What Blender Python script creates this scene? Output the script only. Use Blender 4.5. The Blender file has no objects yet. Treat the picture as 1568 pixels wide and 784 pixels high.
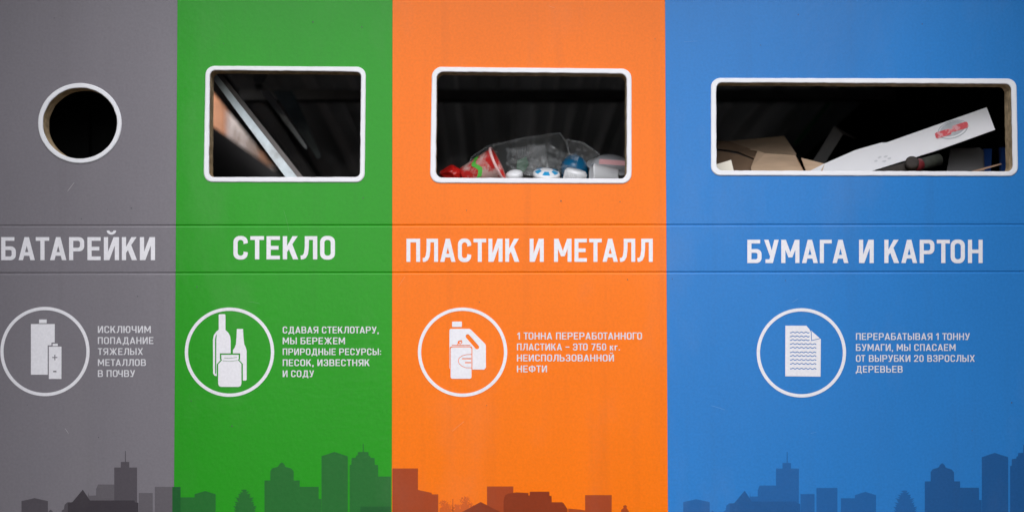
import bpy, bmesh, math, random
from mathutils import Vector, Matrix, Euler
from mathutils.geometry import delaunay_2d_cdt
from mathutils import noise as mnoise

random.seed(7)
R = math.radians
S = bpy.context.scene
COL = S.collection

# ------------------------------------------------------------ camera
F = 2480.0                       # focal length in photo pixels
D = 2.48                         # metres from lens to the printed front (1 px = 1 mm there)
cam_d = bpy.data.cameras.new('camera')
cam = bpy.data.objects.new('camera', cam_d)
COL.objects.link(cam)
S.camera = cam
cam_d.sensor_fit = 'HORIZONTAL'
cam_d.sensor_width = 36.0
cam_d.lens = 36.0 * F / 1568.0
cam_d.clip_start = 0.05
cam_d.clip_end = 4000
cam.location = (0, -D, 0)
PITCH = math.atan(105 / F)
YAW = math.atan(24 / F)
ROLL = R(-0.10)
RM = Matrix.Rotation(-YAW, 3, 'Z') @ Matrix.Rotation(R(90) + PITCH, 3, 'X') @ Matrix.Rotation(ROLL, 3, 'Z')
cam.rotation_euler = RM.to_euler()
cam_d.dof.use_dof = True
cam_d.dof.focus_distance = D
cam_d.dof.aperture_fstop = 2.4
S.render.resolution_x = 1024
S.render.resolution_y = 511

# ------------------------------------------------------------ light
SUN_EL, SUN_AZ = R(40), R(180)      # azimuth of the sun seen from above, 180 = behind the camera
world = bpy.data.worlds.new('World')
S.world = world
world.use_nodes = True
wn, wl = world.node_tree.nodes, world.node_tree.links
bg = wn['Background']
sky = wn.new('ShaderNodeTexSky')
sky.sky_type = 'NISHITA'
sky.sun_disc = False
sky.sun_elevation = SUN_EL
sky.sun_rotation = SUN_AZ
sky.air_density = 1.0
sky.dust_density = 0.6
sky.ozone_density = 1.0
hs = wn.new('ShaderNodeHueSaturation')
hs.inputs['Saturation'].default_value = 0.35
wl.new(sky.outputs[0], hs.inputs['Color'])
wl.new(hs.outputs[0], bg.inputs['Color'])
bg.inputs['Strength'].default_value = 0.13
sun_d = bpy.data.lights.new('sun', 'SUN')
sun = bpy.data.objects.new('sun', sun_d)
COL.objects.link(sun)
sun_d.energy = 1.0
sun_d.angle = R(46)
sun_d.color = (0.985, 0.975, 1.0)
sdir = Vector((math.sin(SUN_AZ) * math.cos(SUN_EL), math.cos(SUN_AZ) * math.cos(SUN_EL), math.sin(SUN_EL)))
sun.rotation_euler = (-sdir).to_track_quat('-Z', 'Y').to_euler()
sun.location = sdir * 10
S.view_settings.view_transform = 'Standard'
S.view_settings.look = 'None'
S.view_settings.exposure = 1.02
S.view_settings.gamma = 1.0
S.render.engine = 'CYCLES'

# ------------------------------------------------------------ helpers
def Q(u, v, d=0.0):
    """point on the plane y = d seen at photo pixel (u, v)"""
    r = RM @ Vector(((u - 784) / F, -(v - 392) / F, -1.0))
    k = (D + d) / r.y
    return Vector((r.x * k, d, r.z * k))

def X(u, v=392): return Q(u, v).x
def Z(v, u=760): return Q(u, v).z

def mat(name, col, rough=0.5, metal=0.0, spec=0.5, var=0.06, vscale=8.0, bump=0.0, bscale=60.0,
        speck=0.0, coat=0.0, stretch=(1, 1, 1), dirt=None, fine=0.0, streak=0.0):
    m = bpy.data.materials.new(name)
    m.use_nodes = True
    n, l = m.node_tree.nodes, m.node_tree.links
    b = n['Principled BSDF']
    b.inputs['Roughness'].default_value = rough
    b.inputs['Metallic'].default_value = metal
    b.inputs['Specular IOR Level'].default_value = spec
    b.inputs['Coat Weight'].default_value = coat
    b.inputs['Coat Roughness'].default_value = 0.12
    tc = n.new('ShaderNodeTexCoord')
    mp = n.new('ShaderNodeMapping')
    mp.inputs['Scale'].default_value = stretch
    l.new(tc.outputs['Object'], mp.inputs['Vector'])
    nz = n.new('ShaderNodeTexNoise')
    nz.inputs['Scale'].default_value = vscale
    nz.inputs['Detail'].default_value = 6
    nz.inputs['Roughness'].default_value = 0.6
    l.new(mp.outputs[0], nz.inputs['Vector'])
    mr = n.new('ShaderNodeMapRange')
    mr.inputs['From Min'].default_value = 0.3
    mr.inputs['From Max'].default_value = 0.7
    mr.inputs['To Min'].default_value = 1 - var
    mr.inputs['To Max'].default_value = 1 + var
    l.new(nz.outputs['Fac'], mr.inputs['Value'])
    mul = n.new('ShaderNodeVectorMath')
    mul.operation = 'SCALE'
    mul.inputs[0].default_value = col
    l.new(mr.outputs[0], mul.inputs['Scale'])
    out = mul.outputs[0]
    if fine:
        fz = n.new('ShaderNodeTexNoise')
        fz.inputs['Scale'].default_value = 260
        fz.inputs['Detail'].default_value = 2
        l.new(tc.outputs['Object'], fz.inputs['Vector'])
        fr_ = n.new('ShaderNodeMapRange')
        fr_.inputs['From Min'].default_value = 0.3
        fr_.inputs['From Max'].default_value = 0.7
        fr_.inputs['To Min'].default_value = 1 - fine
        fr_.inputs['To Max'].default_value = 1 + fine
        l.new(fz.outputs['Fac'], fr_.inputs['Value'])
        m2 = n.new('ShaderNodeVectorMath')
        m2.operation = 'SCALE'
        l.new(out, m2.inputs[0])
        l.new(fr_.outputs[0], m2.inputs['Scale'])
        out = m2.outputs[0]
    if dirt:
        # worn / dirty patches and painted sheen haze with a shape of their own
        dcol, dscale, lo, hi, amt = dirt
        dz = n.new('ShaderNodeTexNoise')
        dz.inputs['Scale'].default_value = dscale
        dz.inputs['Detail'].default_value = 8
        dz.inputs['Roughness'].default_value = 0.65
        l.new(mp.outputs[0], dz.inputs['Vector'])
        dr = n.new('ShaderNodeMapRange')
        dr.inputs['From Min'].default_value = lo
        dr.inputs['From Max'].default_value = hi
        dr.inputs['To Max'].default_value = amt
        l.new(dz.outputs['Fac'], dr.inputs['Value'])
        mx = n.new('ShaderNodeMix')
        mx.data_type = 'RGBA'
        l.new(dr.outputs[0], mx.inputs['Factor'])
        l.new(out, mx.inputs[6])
        mx.inputs[7].default_value = (*dcol, 1)
        out = mx.outputs[2]
    if speck:
        sp = n.new('ShaderNodeTexNoise')
        sp.inputs['Scale'].default_value = 95
        sp.inputs['Detail'].default_value = 3
        l.new(tc.outputs['Object'], sp.inputs['Vector'])
        sr = n.new('ShaderNodeMapRange')
        sr.inputs['From Min'].default_value = 0.74
        sr.inputs['From Max'].default_value = 0.80
        sr.inputs['To Max'].default_value = speck
        l.new(sp.outputs['Fac'], sr.inputs['Value'])
        mx = n.new('ShaderNodeMix')
        mx.data_type = 'RGBA'
        l.new(sr.outputs[0], mx.inputs['Factor'])
        l.new(out, mx.inputs[6])
        mx.inputs[7].default_value = (0.05, 0.035, 0.03, 1)
        out = mx.outputs[2]
    def overlay(scale, rotation, nscale, lo, hi, amt, colr, detail=2):
        nonlocal out
        q1 = n.new('ShaderNodeMapping')
        q1.inputs['Scale'].default_value = scale
        q1.inputs['Rotation'].default_value = rotation
        l.new(tc.outputs['Object'], q1.inputs['Vector'])
        q2 = n.new('ShaderNodeTexNoise')
        q2.inputs['Scale'].default_value = nscale
        q2.inputs['Detail'].default_value = detail
        l.new(q1.outputs[0], q2.inputs['Vector'])
        q3 = n.new('ShaderNodeMapRange')
        q3.inputs['From Min'].default_value = lo
        q3.inputs['From Max'].default_value = hi
        q3.inputs['To Max'].default_value = amt
        l.new(q2.outputs['Fac'], q3.inputs['Value'])
        q4 = n.new('ShaderNodeMix')
        q4.data_type = 'RGBA'
        l.new(q3.outputs[0], q4.inputs['Factor'])
        l.new(out, q4.inputs[6])
        q4.inputs[7].default_value = (*colr, 1)
        out = q4.outputs[2]
    if streak:      # rain-washed dust running down the board
        overlay((34, 1, 1.6), (0, 0, 0), 1.0, 0.56, 0.80, streak * 1.6, (0.05, 0.04, 0.035), 5)
        overlay((3, 3, 1.5), (0, 0.2, 0), 1.0, 0.55, 0.78, streak * 1.8, (0.10, 0.07, 0.05), 6)
    l.new(out, b.inputs['Base Color'])
    if bump:
        bz = n.new('ShaderNodeTexNoise')
        bz.inputs['Scale'].default_value = bscale
        bz.inputs['Detail'].default_value = 4
        l.new(mp.outputs[0], bz.inputs['Vector'])
        bp = n.new('ShaderNodeBump')
        bp.inputs['Strength'].default_value = 1.0
        bp.inputs['Distance'].default_value = bump
        l.new(bz.outputs['Fac'], bp.inputs['Height'])
        if fine:          # orange-peel and tiny wrinkles of the film
            b2 = n.new('ShaderNodeTexNoise')
            b2.inputs['Scale'].default_value = 110
            b2.inputs['Detail'].default_value = 5
            l.new(tc.outputs['Object'], b2.inputs['Vector'])
            bp2 = n.new('ShaderNodeBump')
            bp2.inputs['Distance'].default_value = 0.00022
            l.new(b2.outputs['Fac'], bp2.inputs['Height'])
            l.new(bp.outputs[0], bp2.inputs['Normal'])
            bp = bp2
        l.new(bp.outputs[0], b.inputs['Normal'])
    return m

def vinyl(name, col, **k):
    a = dict(rough=0.25, spec=0.22, var=0.035, vscale=7, bump=0.0011, bscale=5.5, speck=0.35,
             stretch=(1, 1, 0.45), fine=0.045, dirt=((0.36, 0.33, 0.30), 6.0, 0.54, 0.78, 0.08), streak=0.05)  # pale patches: wear, plus haze painted in for a mottled sheen
    a.update(k)
    return mat(name, col, **a)

def clear(name, col, haze):
    m = bpy.data.materials.new(name)
    m.use_nodes = True
    n, l = m.node_tree.nodes, m.node_tree.links
    b = n['Principled BSDF']
    b.inputs['Base Color'].default_value = (*col, 1)
    b.inputs['Roughness'].default_value = 0.12
    t = n.new('ShaderNodeBsdfTransparent')
    cz = n.new('ShaderNodeTexVoronoi')
    cz.inputs['Scale'].default_value = 75
    cb = n.new('ShaderNodeBump')
    cb.inputs['Distance'].default_value = 0.006
    ct = n.new('ShaderNodeTexCoord')
    l.new(ct.outputs['Object'], cz.inputs['Vector'])
    l.new(cz.outputs['Distance'], cb.inputs['Height'])
    l.new(cb.outputs[0], b.inputs['Normal'])
    b.inputs['Specular IOR Level'].default_value = 1.0
    mx = n.new('ShaderNodeMixShader')
    tc = n.new('ShaderNodeTexCoord')
    nz = n.new('ShaderNodeTexNoise')
    nz.inputs['Scale'].default_value = 30
    l.new(tc.outputs['Object'], nz.inputs['Vector'])
    mr = n.new('ShaderNodeMapRange')
    mr.inputs['To Min'].default_value = haze * 0.5
    mr.inputs['To Max'].default_value = haze * 1.5
    l.new(nz.outputs['Fac'], mr.inputs['Value'])
    l.new(mr.outputs[0], mx.inputs[0])
    l.new(t.outputs[0], mx.inputs[1])
    l.new(b.outputs[0], mx.inputs[2])
    l.new(mx.outputs[0], n['Material Output'].inputs['Surface'])
    return m

def link(name, me, m, parent=None):
    me.name = name
    if m is not None and len(me.materials) == 0:
        me.materials.append(m)
    o = bpy.data.objects.new(name, me)
    COL.objects.link(o)
    if parent is not None:
        o.parent = parent
        o.matrix_parent_inverse = parent.matrix_world.inverted()
    return o

def empty(name, loc=(0, 0, 0)):
    o = bpy.data.objects.new(name, None)
    o.empty_display_size = 0.05
    o.location = loc
    COL.objects.link(o)
    bpy.context.view_layer.update()
    return o

def tag(o, label=None, cat=None, group=None, kind=None):
    if label: o['label'] = label
    if cat: o['category'] = cat
    if group: o['group'] = group
    if kind: o['kind'] = kind
    return o

def add_box(bm, x0, x1, y0, y1, z0, z1):
    vs = [bm.verts.new(p) for p in ((x0, y0, z0), (x1, y0, z0), (x1, y1, z0), (x0, y1, z0),
                                    (x0, y0, z1), (x1, y0, z1), (x1, y1, z1), (x0, y1, z1))]
    for f in ((0, 3, 2, 1), (4, 5, 6, 7), (0, 1, 5, 4), (1, 2, 6, 5), (2, 3, 7, 6), (3, 0, 4, 7)):
        bm.faces.new([vs[i] for i in f])

def bm_mesh(bm, smooth=False, bevel=0.0, segs=2):
    if bevel:
        bmesh.ops.bevel(bm, geom=list(bm.edges), offset=bevel, segments=segs, profile=0.6, affect='EDGES')
    bmesh.ops.recalc_face_normals(bm, faces=bm.faces)
    if smooth:
        for f in bm.faces: f.smooth = True
    me = bpy.data.meshes.new('mesh')
    bm.to_mesh(me)
    bm.free()
    return me

def boxes(name, lst, m, parent=None, bevel=0.0):
    bm = bmesh.new()
    for b in lst: add_box(bm, *b)
    return link(name, bm_mesh(bm, bevel=bevel), m, parent)

def area2(p):
    return sum(p[i][0] * p[(i + 1) % len(p)][1] - p[(i + 1) % len(p)][0] * p[i][1] for i in range(len(p)))

def paint(polys):
    """polys: list of (sign, [(x, y), ...]); later ones paint over earlier ones. -> verts2d, tris"""
    vs, fs = [], []
    for sg, p in polys:
        q = list(p)
        if area2(q) < 0: q.reverse()
        b = len(vs)
        vs += [Vector((x, y)) for x, y in q]
        fs.append(list(range(b, b + len(q))))
    ov, oe, of, a, b_, ids = delaunay_2d_cdt(vs, [], fs, 1, 1e-6, True)
    keep = [f for f, i in zip(of, ids) if i and polys[max(i)][0] > 0]
    return ov, keep

def paint_mesh(polys, to3):
    ov, fs = paint(polys)
    used = sorted({i for f in fs for i in f})
    mp = {i: k for k, i in enumerate(used)}
    me = bpy.data.meshes.new('mesh')
    me.from_pydata([to3(ov[i]) for i in used], [], [[mp[i] for i in f] for f in fs])
    me.update()
    # face the camera
    if len(me.polygons) and me.polygons[0].normal.y > 0:
        me.flip_normals()
    return me

def px_print(name, polys, m, parent, lift):
    """flat print from pixel polygons, lying 'lift' metres proud of the board"""
    def to3(p):
        q = Q(p[0], p[1])
        return (q.x, -lift, q.z)
    return link(name, paint_mesh(polys, to3), m, parent)

def rr(x0, y0, x1, y1, r, n=6):
    """rounded rect; r = radius or (x0y0, x1y0, x1y1, x0y1)"""
    if not isinstance(r, (tuple, list)): r = (r,) * 4
    cs = [((x0, y0), r[0], 180, 1, 1), ((x1, y0), r[1], 270, -1, 1), ((x1, y1), r[2], 0, -1, -1), ((x0, y1), r[3], 90, 1, -1)]
    out = []
    for (cx, cy), q, a0, sx, sy in cs:
        if q <= 1e-6:
            out.append((cx, cy)); continue
        for k in range(n + 1):
            a = R(a0 + 90 * k / n)
            out.append((cx + sx * q + q * math.cos(a), cy + sy * q + q * math.sin(a)))
    return out

def ell(cx, cy, rx, ry, n=64):
    return [(cx + rx * math.cos(2 * math.pi * k / n), cy + ry * math.sin(2 * math.pi * k / n)) for k in range(n)]

def rect(x0, y0, x1, y1): return [(x0, y0), (x1, y0), (x1, y1), (x0, y1)]

def stroke(pts, t, cap=False):
    P = [Vector(p) for p in pts]
    L, Rr = [], []
    for i, p in enumerate(P):
        if i == 0: d = (P[1] - p).normalized(); n = Vector((-d.y, d.x)); k = 1
        elif i == len(P) - 1: d = (p - P[-2]).normalized(); n = Vector((-d.y, d.x)); k = 1
        else:
            d1 = (p - P[i - 1]).normalized(); d2 = (P[i + 1] - p).normalized()
            d = (d1 + d2).normalized(); n = Vector((-d.y, d.x))
            k = min(2.0, 1 / max(0.3, n.dot(Vector((-d1.y, d1.x)))))
        L.append(p + n * t / 2 * k); Rr.append(p - n * t / 2 * k)
    return [tuple(v) for v in L] + [tuple(v) for v in reversed(Rr)]

# ------------------------------------------------------------ lettering (own condensed grotesque, cyrillic)
def glyph(c, s):
    h = s * 0.90
    A = []
    def add(*p): A.extend((1, q) for q in p)
    def sub(*p): A.extend((-1, q) for q in p)
    if c == 'А':
        w = .69; k = s * 1.06
        add([(0, 0), (k, 0), (w / 2 + k / 2, 1), (w / 2 - k / 2, 1)], [(w, 0), (w - k, 0), (w / 2 - k / 2, 1), (w / 2 + k / 2, 1)],
            rect(.14, .19, w - .14, .19 + h))
    elif c in 'БЬЪ':
        w = .62
        add(rr(0, 0, w, .60, (0, .22, .22, 0))); sub(rr(s, h, w - s, .60 - h, (0, .08, .08, 0)))
        add(rect(0, 0, s, 1))
        if c == 'Б': add(rect(0, 1 - h, w * .90, 1))
    elif c == 'Ы':
        w = .84
        add(rr(0, 0, .56, .60, (0, .22, .22, 0))); sub(rr(s, h, .56 - s, .60 - h, (0, .08, .08, 0)))
        add(rect(0, 0, s, 1), rect(w - s, 0, w, 1))
    elif c == 'В':
        w = .63
        add(rr(0, 0, w, .50 + h / 2, (0, .2, .2, 0)), rr(0, .50 - h / 2, w * .95, 1, (0, .2, .2, 0)))
        sub(rr(s, h, w - s, .50 - h / 2, (0, .07, .07, 0)), rr(s, .50 + h / 2, w * .95 - s, 1 - h, (0, .07, .07, 0)))
        add(rect(0, 0, s, 1))
    elif c == 'Г':
        w = .52; add(rect(0, 0, s, 1), rect(0, 1 - h, w, 1))
    elif c == 'Д':
        w = .78
        add(rect(0, 0, w, h), rect(0, -.17, s * .9, h), rect(w - s * .9, -.17, w, h), rect(w - .09 - s, 0, w - .09, 1),
            rect(.20, 1 - h, w - .09, 1), stroke([(.30, 1), (.285, .5), (.22, .22), (.15, h * .6)], s))
    elif c == 'Е':
        w = .56; add(rect(0, 0, s, 1), rect(0, 0, w, h), rect(0, 1 - h, w, 1), rect(0, .5 - h / 2, w * .9, .5 + h / 2))
    elif c == 'Ж':
        w = .98; m = w / 2; k = s * 1.15
        add(rect(m - s / 2, 0, m + s / 2, 1))
        for g in (-1, 1):
            f = lambda x: m + g * (x - m)
            add([(f(m + .02), .5), (f(m + .02 + k * .9), .5), (f(w), 1), (f(w - k), 1)],
                [(f(m + .02), .5), (f(m + .02 + k * .9), .5), (f(w), 0), (f(w - k), 0)])
    elif c in 'З3':
        w = .58
        add(rr(0, 0, w, .50 + h / 2, .2), rr(.02, .50 - h / 2, w * .97, 1, .2))
        sub(rr(s, h, w - s, .50 - h / 2, .07), rr(s, .50 + h / 2, w * .97 - s, 1 - h, .07), rect(-.05, .30, s * 1.3, .72))
        add(rect(w * .36, .5 - h / 2, w * .7, .5 + h / 2))
    elif c in 'ИЙ':
        w = .64
        add(rect(0, 0, s, 1), rect(w - s, 0, w, 1), [(s * .25, 0), (s * 1.30, 0), (w - s * .25, 1), (w - s * 1.30, 1)])
        if c == 'Й':
            cx, cy, ro, ri = w / 2, 1.285, .20, .085
            p = [(cx + ro * math.cos(R(a)), cy + ro * .9 * math.sin(R(a))) for a in range(180, 361, 15)]
            p += [(cx + ri * math.cos(R(a)), cy + ri * .8 * math.sin(R(a))) for a in range(360, 179, -15)]
            add(p)
    elif c == 'К':
        w = .64; k = s * 1.22
        add(rect(0, 0, s, 1), [(s * .8, .26), (s * .8, .26 + k * 1.15), (w - k - .02, 1), (w - .02, 1)],
            [(w * .36, .50), (w * .36 + k * .75, .66), (w, 0), (w - k, 0)])
    elif c == 'Л':
        w = .69
        add(rect(w - s, 0, w, 1), rect(.17, 1 - h, w, 1),
            stroke([(.17 + s / 2, 1), (.17 + s / 2 - .005, .50), (.15 + s / 2 - .02, .25), (.10 + s / 2 - .03, .13), (.09, h / 2 + .01), (0, h / 2)], s * .97))
    elif c == 'М':
        w = .79; k = s * 1.12
        add(rect(0, 0, s, 1), rect(w - s, 0, w, 1), [(0, 1), (k, 1), (w / 2 + k * .42, .24), (w / 2 - k * .42, .24)],
            [(w, 1), (w - k, 1), (w / 2 - k * .42, .24), (w / 2 + k * .42, .24)])
    elif c == 'Н':
        w = .64; add(rect(0, 0, s, 1), rect(w - s, 0, w, 1), rect(0, .5 - h / 2, w, .5 + h / 2))
    elif c in 'О0':
        w = .62 if c == 'О' else .56
        add(rr(0, -.01, w, 1.01, .26)); sub(rr(s, h, w - s, 1 - h, .12))
    elif c == 'П':
        w = .62; add(rect(0, 0, s, 1), rect(w - s, 0, w, 1), rect(0, 1 - h, w, 1))
    elif c == 'Р':
        w = .64
        add(rr(0, .38, w, 1, (0, .22, .22, 0))); sub(rr(s, .38 + h, w - s, 1 - h, (0, .09, .09, 0))); add(rect(0, 0, s, 1))
    elif c == 'С':
        w = .60
        add(rr(0, -.01, w, 1.01, .26)); sub(rr(s, h, w - s, 1 - h, .12), [(w * .55, .36), (w + .1, .28), (w + .1, .72), (w * .55, .64)])
    elif c == 'Т':
        w = .57; add(rect(w / 2 - s / 2, 0, w / 2 + s / 2, 1), rect(0, 1 - h, w, 1))
    elif c == 'У':
        w = .64; k = s * 1.08
        add([(0, 1), (k, 1), (w / 2 + k * .45, .30), (w / 2 - k * .35, .30)], [(w, 1), (w - k, 1), (w * .30, .0), (w * .30 + k, 0)],
            rect(.06, 0, w * .42, h))
    elif c == 'Ф':
        w = .82
        add(rr(0, .14, w, .88, .26)); sub(rr(s, .14 + h, w - s, .88 - h, .12)); add(rect(w / 2 - s / 2, 0, w / 2 + s / 2, 1))
    elif c == 'Х':
        w = .68; k = s * 1.12
        add([(0, 0), (k, 0), (w, 1), (w - k, 1)], [(w, 0), (w - k, 0), (0, 1), (k, 1)])
    elif c == 'Ч':
        w = .60
        add(rr(0, .36, w - .01, 1.3, (.2, 0, 0, 0))); sub(rr(s, .36 + h, w - s, 1.4, (.07, 0, 0, 0)), rect(-.1, 1, w + .1, 1.5))
        add(rect(w - s, 0, w, 1))
    elif c == 'Э':
        w = .60
        add(rr(0, -.01, w, 1.01, .26)); sub(rr(s, h, w - s, 1 - h, .12), rect(-.1, .30, w * .4, .70)); add(rect(w * .25, .5 - h / 2, w - s * .5, .5 + h / 2))
    elif c == 'Ю':
        w = .86
        add(rr(.29, -.01, w, 1.01, .25)); sub(rr(.29 + s, h, w - s, 1 - h, .12)); add(rect(0, 0, s, 1), rect(0, .5 - h / 2, .29 + s * .5, .5 + h / 2))
    elif c == 'Я':
        w = .64; k = s * 1.15
        add(rr(0, .40, w, 1, (.22, 0, 0, .22))); sub(rr(s, .40 + h, w - s, 1 - h, (.09, 0, 0, .09)))
        add(rect(w - s, 0, w, 1), [(0, 0), (k, 0), (w * .72, .45), (w * .72 - k, .45)])
    elif c == '1':
        w = .34; add(rect(w - s, 0, w, 1), [(0, .78), (0, .78 - h * 1.1), (w - s * .5, 1 - h * 1.15), (w - s * .5, 1), (w - s, 1)])
    elif c == '2':
        w = .56
        add(rr(0, .42, w, 1.01, .25)); sub(rr(s, .42 + h, w - s, 1 - h, .12), rect(-.1, .3, w * .5, .70))
        sub([(0, .2), (w * .8, .2), (w * .55, .48), (0, .60)])
        add([(0, h), (0, 0), (s * 1.2, h * .9), (w - s * .1, .60), (w - s * .95, .56)], rect(0, 0, w, h))
    elif c == '5':
        w = .57
        add(rr(0, 0, w, .62, .22)); sub(rr(s, h, w - s, .62 - h, .09), rect(-.1, .26, s * 1.1, .40))
        add(rect(.02, .44, .02 + s, 1), rect(.02, 1 - h, w * .94, 1))
    elif c == '7':
        w = .56; k = s * 1.08
        add(rect(0, 1 - h, w, 1), [(.12, 0), (.12 + k, 0), (w, 1 - h * .5), (w - k, 1 - h * .5)])
    elif c == ',':
        w = s * 1.1; add([(0, s), (w, s), (w * .75, -.15), (0, -.15)])
    elif c == '.':
        w = s; add(rect(0, 0, s, s))
    elif c == ':':
        w = s; add(rect(0, .06, s, s + .06), rect(0, .52, s, s + .52))
    elif c == '–':
        w = .50; add(rect(0, .48 - h / 2, w, .48 + h / 2))
    elif c == 'к':
        w = .50; k = s * 1.2
        add(rect(0, 0, s, .70), [(s * .7, .22), (s * .7, .22 + k), (w - k, .70), (w, .70)], [(w * .38, .36), (w * .38 + k * .7, .44), (w, 0), (w - k, 0)])
    elif c == 'г':
        w = .38; add(rect(0, 0, s, .70), rect(0, .70 - h, w, .70))
    else:
        raise ValueError(c)
    return w, A

OPEN = {'Т': .06, 'А': .045, 'У': .05, 'Л': .03, 'Г': .05, 'К': .03, 'Х': .04}
def text_polys(txt, u0, u1, vtop, vbot, s, gap):
    """fit a line of text between pixels u0..u1, caps between vtop and vbot"""
    pos, x, prev = [], 0.0, None
    for c in txt:
        if c == ' ':
            x += .33; prev = None; continue
        w, a = glyph(c, s)
        if prev is not None:
            g = gap
            if (prev in 'ТГУ' and c in 'АЛДО') or (prev in 'АЛО' and c in 'ТУЧ'): g -= .10
            else: g -= OPEN.get(prev, 0) * .5 + OPEN.get(c, 0) * .5
            x += g
        elif pos: x += gap
        pos.append((x, a))
        x += w
        prev = c
    kx = (u1 - u0) / x
    H = vbot - vtop
    return [[(sg, [(u0 + (gx + px_) * kx, vbot - py * H) for px_, py in p]) for sg, p in a] for gx, a in pos]

def text_obj(name, lines, s, gap, m, parent, lift):
    bm = bmesh.new()
    for txt, u0, u1, vt, vb in lines:
        for polys in text_polys(txt, u0, u1, vt, vb, s, gap):
            me = paint_mesh(polys, lambda p: (Q(p[0], p[1]).x, -lift, Q(p[0], p[1]).z))
            bm.from_mesh(me)
            bpy.data.meshes.remove(me)
    me = bpy.data.meshes.new('mesh')
    bm.to_mesh(me)
    bm.free()
    return link(name, me, m, parent)

# ------------------------------------------------------------ materials
PCOL = {
    'grey': (0.200, 0.184, 0.202),
    'green': (0.018, 0.300, 0.010),
    'orange': (0.92, 0.176, 0.000),
    'blue': (0.024, 0.195, 0.54),
}
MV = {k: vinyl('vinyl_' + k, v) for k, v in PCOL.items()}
MV['blue'].node_tree.nodes['Principled BSDF'].inputs['Roughness'].default_value = 0.27
SIL = {   # printed ink tones: light and dark silhouettes
    'grey': ((0.088, 0.077, 0.088), (0.052, 0.044, 0.052), (0.125, 0.112, 0.124)),
    'green': ((0.018, 0.145, 0.026), (0.013, 0.105, 0.024), (0.018, 0.145, 0.026)),
    'orange': ((0.36, 0.052, 0.010), (0.24, 0.032, 0.006), (0.62, 0.100, 0.008)),
    'blue': ((0.018, 0.116, 0.34), (0.016, 0.096, 0.28), (0.020, 0.134, 0.39)),
}
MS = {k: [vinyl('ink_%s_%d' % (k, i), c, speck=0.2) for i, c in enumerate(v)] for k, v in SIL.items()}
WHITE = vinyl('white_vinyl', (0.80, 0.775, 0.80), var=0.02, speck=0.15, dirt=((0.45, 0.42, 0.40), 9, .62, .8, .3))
WHITE_S = vinyl('white_print', (0.70, 0.68, 0.70), var=0.03, speck=0.1)
RIMW = mat('white_rim_paint', (0.80, 0.79, 0.81), rough=0.35, var=0.03, vscale=30, bump=0.0003, bscale=120, speck=0.5,
           dirt=((0.35, 0.27, 0.2), 30, .66, .80, .5))
EDGE = mat('cut_board_edge', (0.50, 0.37, 0.22), rough=0.85, spec=0.2, var=0.45, vscale=90, bump=0.002, bscale=260)
BACKB = mat('board_back', (0.03, 0.03, 0.03), rough=0.8)
STEEL = mat('dark_painted_steel', (0.05, 0.05, 0.055), rough=0.5, metal=0.2, var=0.2, vscale=12, bump=0.0008)
ROOFM = mat('dark_roof_sheet', (0.014, 0.017, 0.018), rough=0.4, metal=0.2, var=0.25, vscale=14, bump=0.0006, bscale=20)
GALV = mat('galvanised_steel', (0.55, 0.61, 0.64), rough=0.42, metal=0.35, var=0.15, vscale=40, bump=0.0006, bscale=40,
           dirt=((0.18, 0.15, 0.13), 14, .55, .75, .6))
RUSTY = mat('dull_purlin', (0.13, 0.115, 0.11), rough=0.6, metal=0.2, var=0.25, vscale=16)
WALLM = mat('black_wall_sheet', (0.012, 0.012, 0.013), rough=0.8, spec=0.2)
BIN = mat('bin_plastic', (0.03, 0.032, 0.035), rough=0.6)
SIDE = mat('side_sheet', (0.02, 0.02, 0.022), rough=0.55, var=0.12, bump=0.0008)

# ------------------------------------------------------------ the container front
T = 0.033
EDGE_X = [X(-29), X(269.0), X(600.5), X(1020.6), X(1628)]
ZTOP, ZBOT = 0.66, -0.62
G1, G2 = Z(345.2), Z(417.6)
holes = {
    'grey': ell(122.8, 189.2, 56.8, 54.2, 72),
    'green': None, 'orange': None, 'blue': None,
}
def quad_round(tl, tr, br, bl, r, n=7):
    """rounded quad in pixels"""
    P = [Vector(p) for p in (tl, tr, br, bl)]
    out = []
    for i in range(4):
        p, a, b = P[i], P[i - 1], P[(i + 1) % 4]
        da, db = (a - p).normalized(), (b - p).normalized()
        c = p + (da + db) * r
        for k in range(n + 1):
            t = k / n * math.pi / 2
            out.append(tuple(c - db * r * math.cos(t) - da * r * math.sin(t)))
    return out
def wob(poly, amp, seed, step=7.0):
    """hand-cut wobble along a pixel outline"""
    out = []
    n = len(poly)
    for i in range(n):
        a, b = Vector(poly[i]), Vector(poly[(i + 1) % n])
        m = max(1, int((b - a).length / step))
        for k in range(m):
            p = a.lerp(b, k / m)
            d = mnoise.noise_vector(Vector((p.x * .11, p.y * .11, seed)))
            out.append((p.x + d.x * amp, p.y + d.y * amp))
    return out
QO = {  # outer / inner corners of the white rims
    'green': (((315, 101.5), (560.5, 103), (558.5, 279.5), (312, 279)), ((322, 108), (553.0, 110.5), (551.5, 271.5), (320, 271.5)), 14, 8),
    'orange': (((661.5, 103), (967, 106), (967, 281.5), (658.5, 280.5)), ((669.0, 110.5), (959.5, 113.5), (959.5, 274), (667.5, 272.5)), 15, 10),
    'blue': (((1088.5, 120.0), (1556.0, 121.0), (1558.5, 270.0), (1088.5, 269.0)), ((1096.5, 127), (1548.0, 129), (1550.5, 263.0), (1097.0, 261.5)), 14, 9),
}
outer = {'grey': ell(122.6, 189.2, 64.0, 61.3, 72)}
for k, (o, i, ro, ri) in QO.items():
    outer[k] = quad_round(*o, ro)
    holes[k] = quad_round(*i, ri)
for k in holes: holes[k] = wob(holes[k], 0.55, 3.1)

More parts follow.
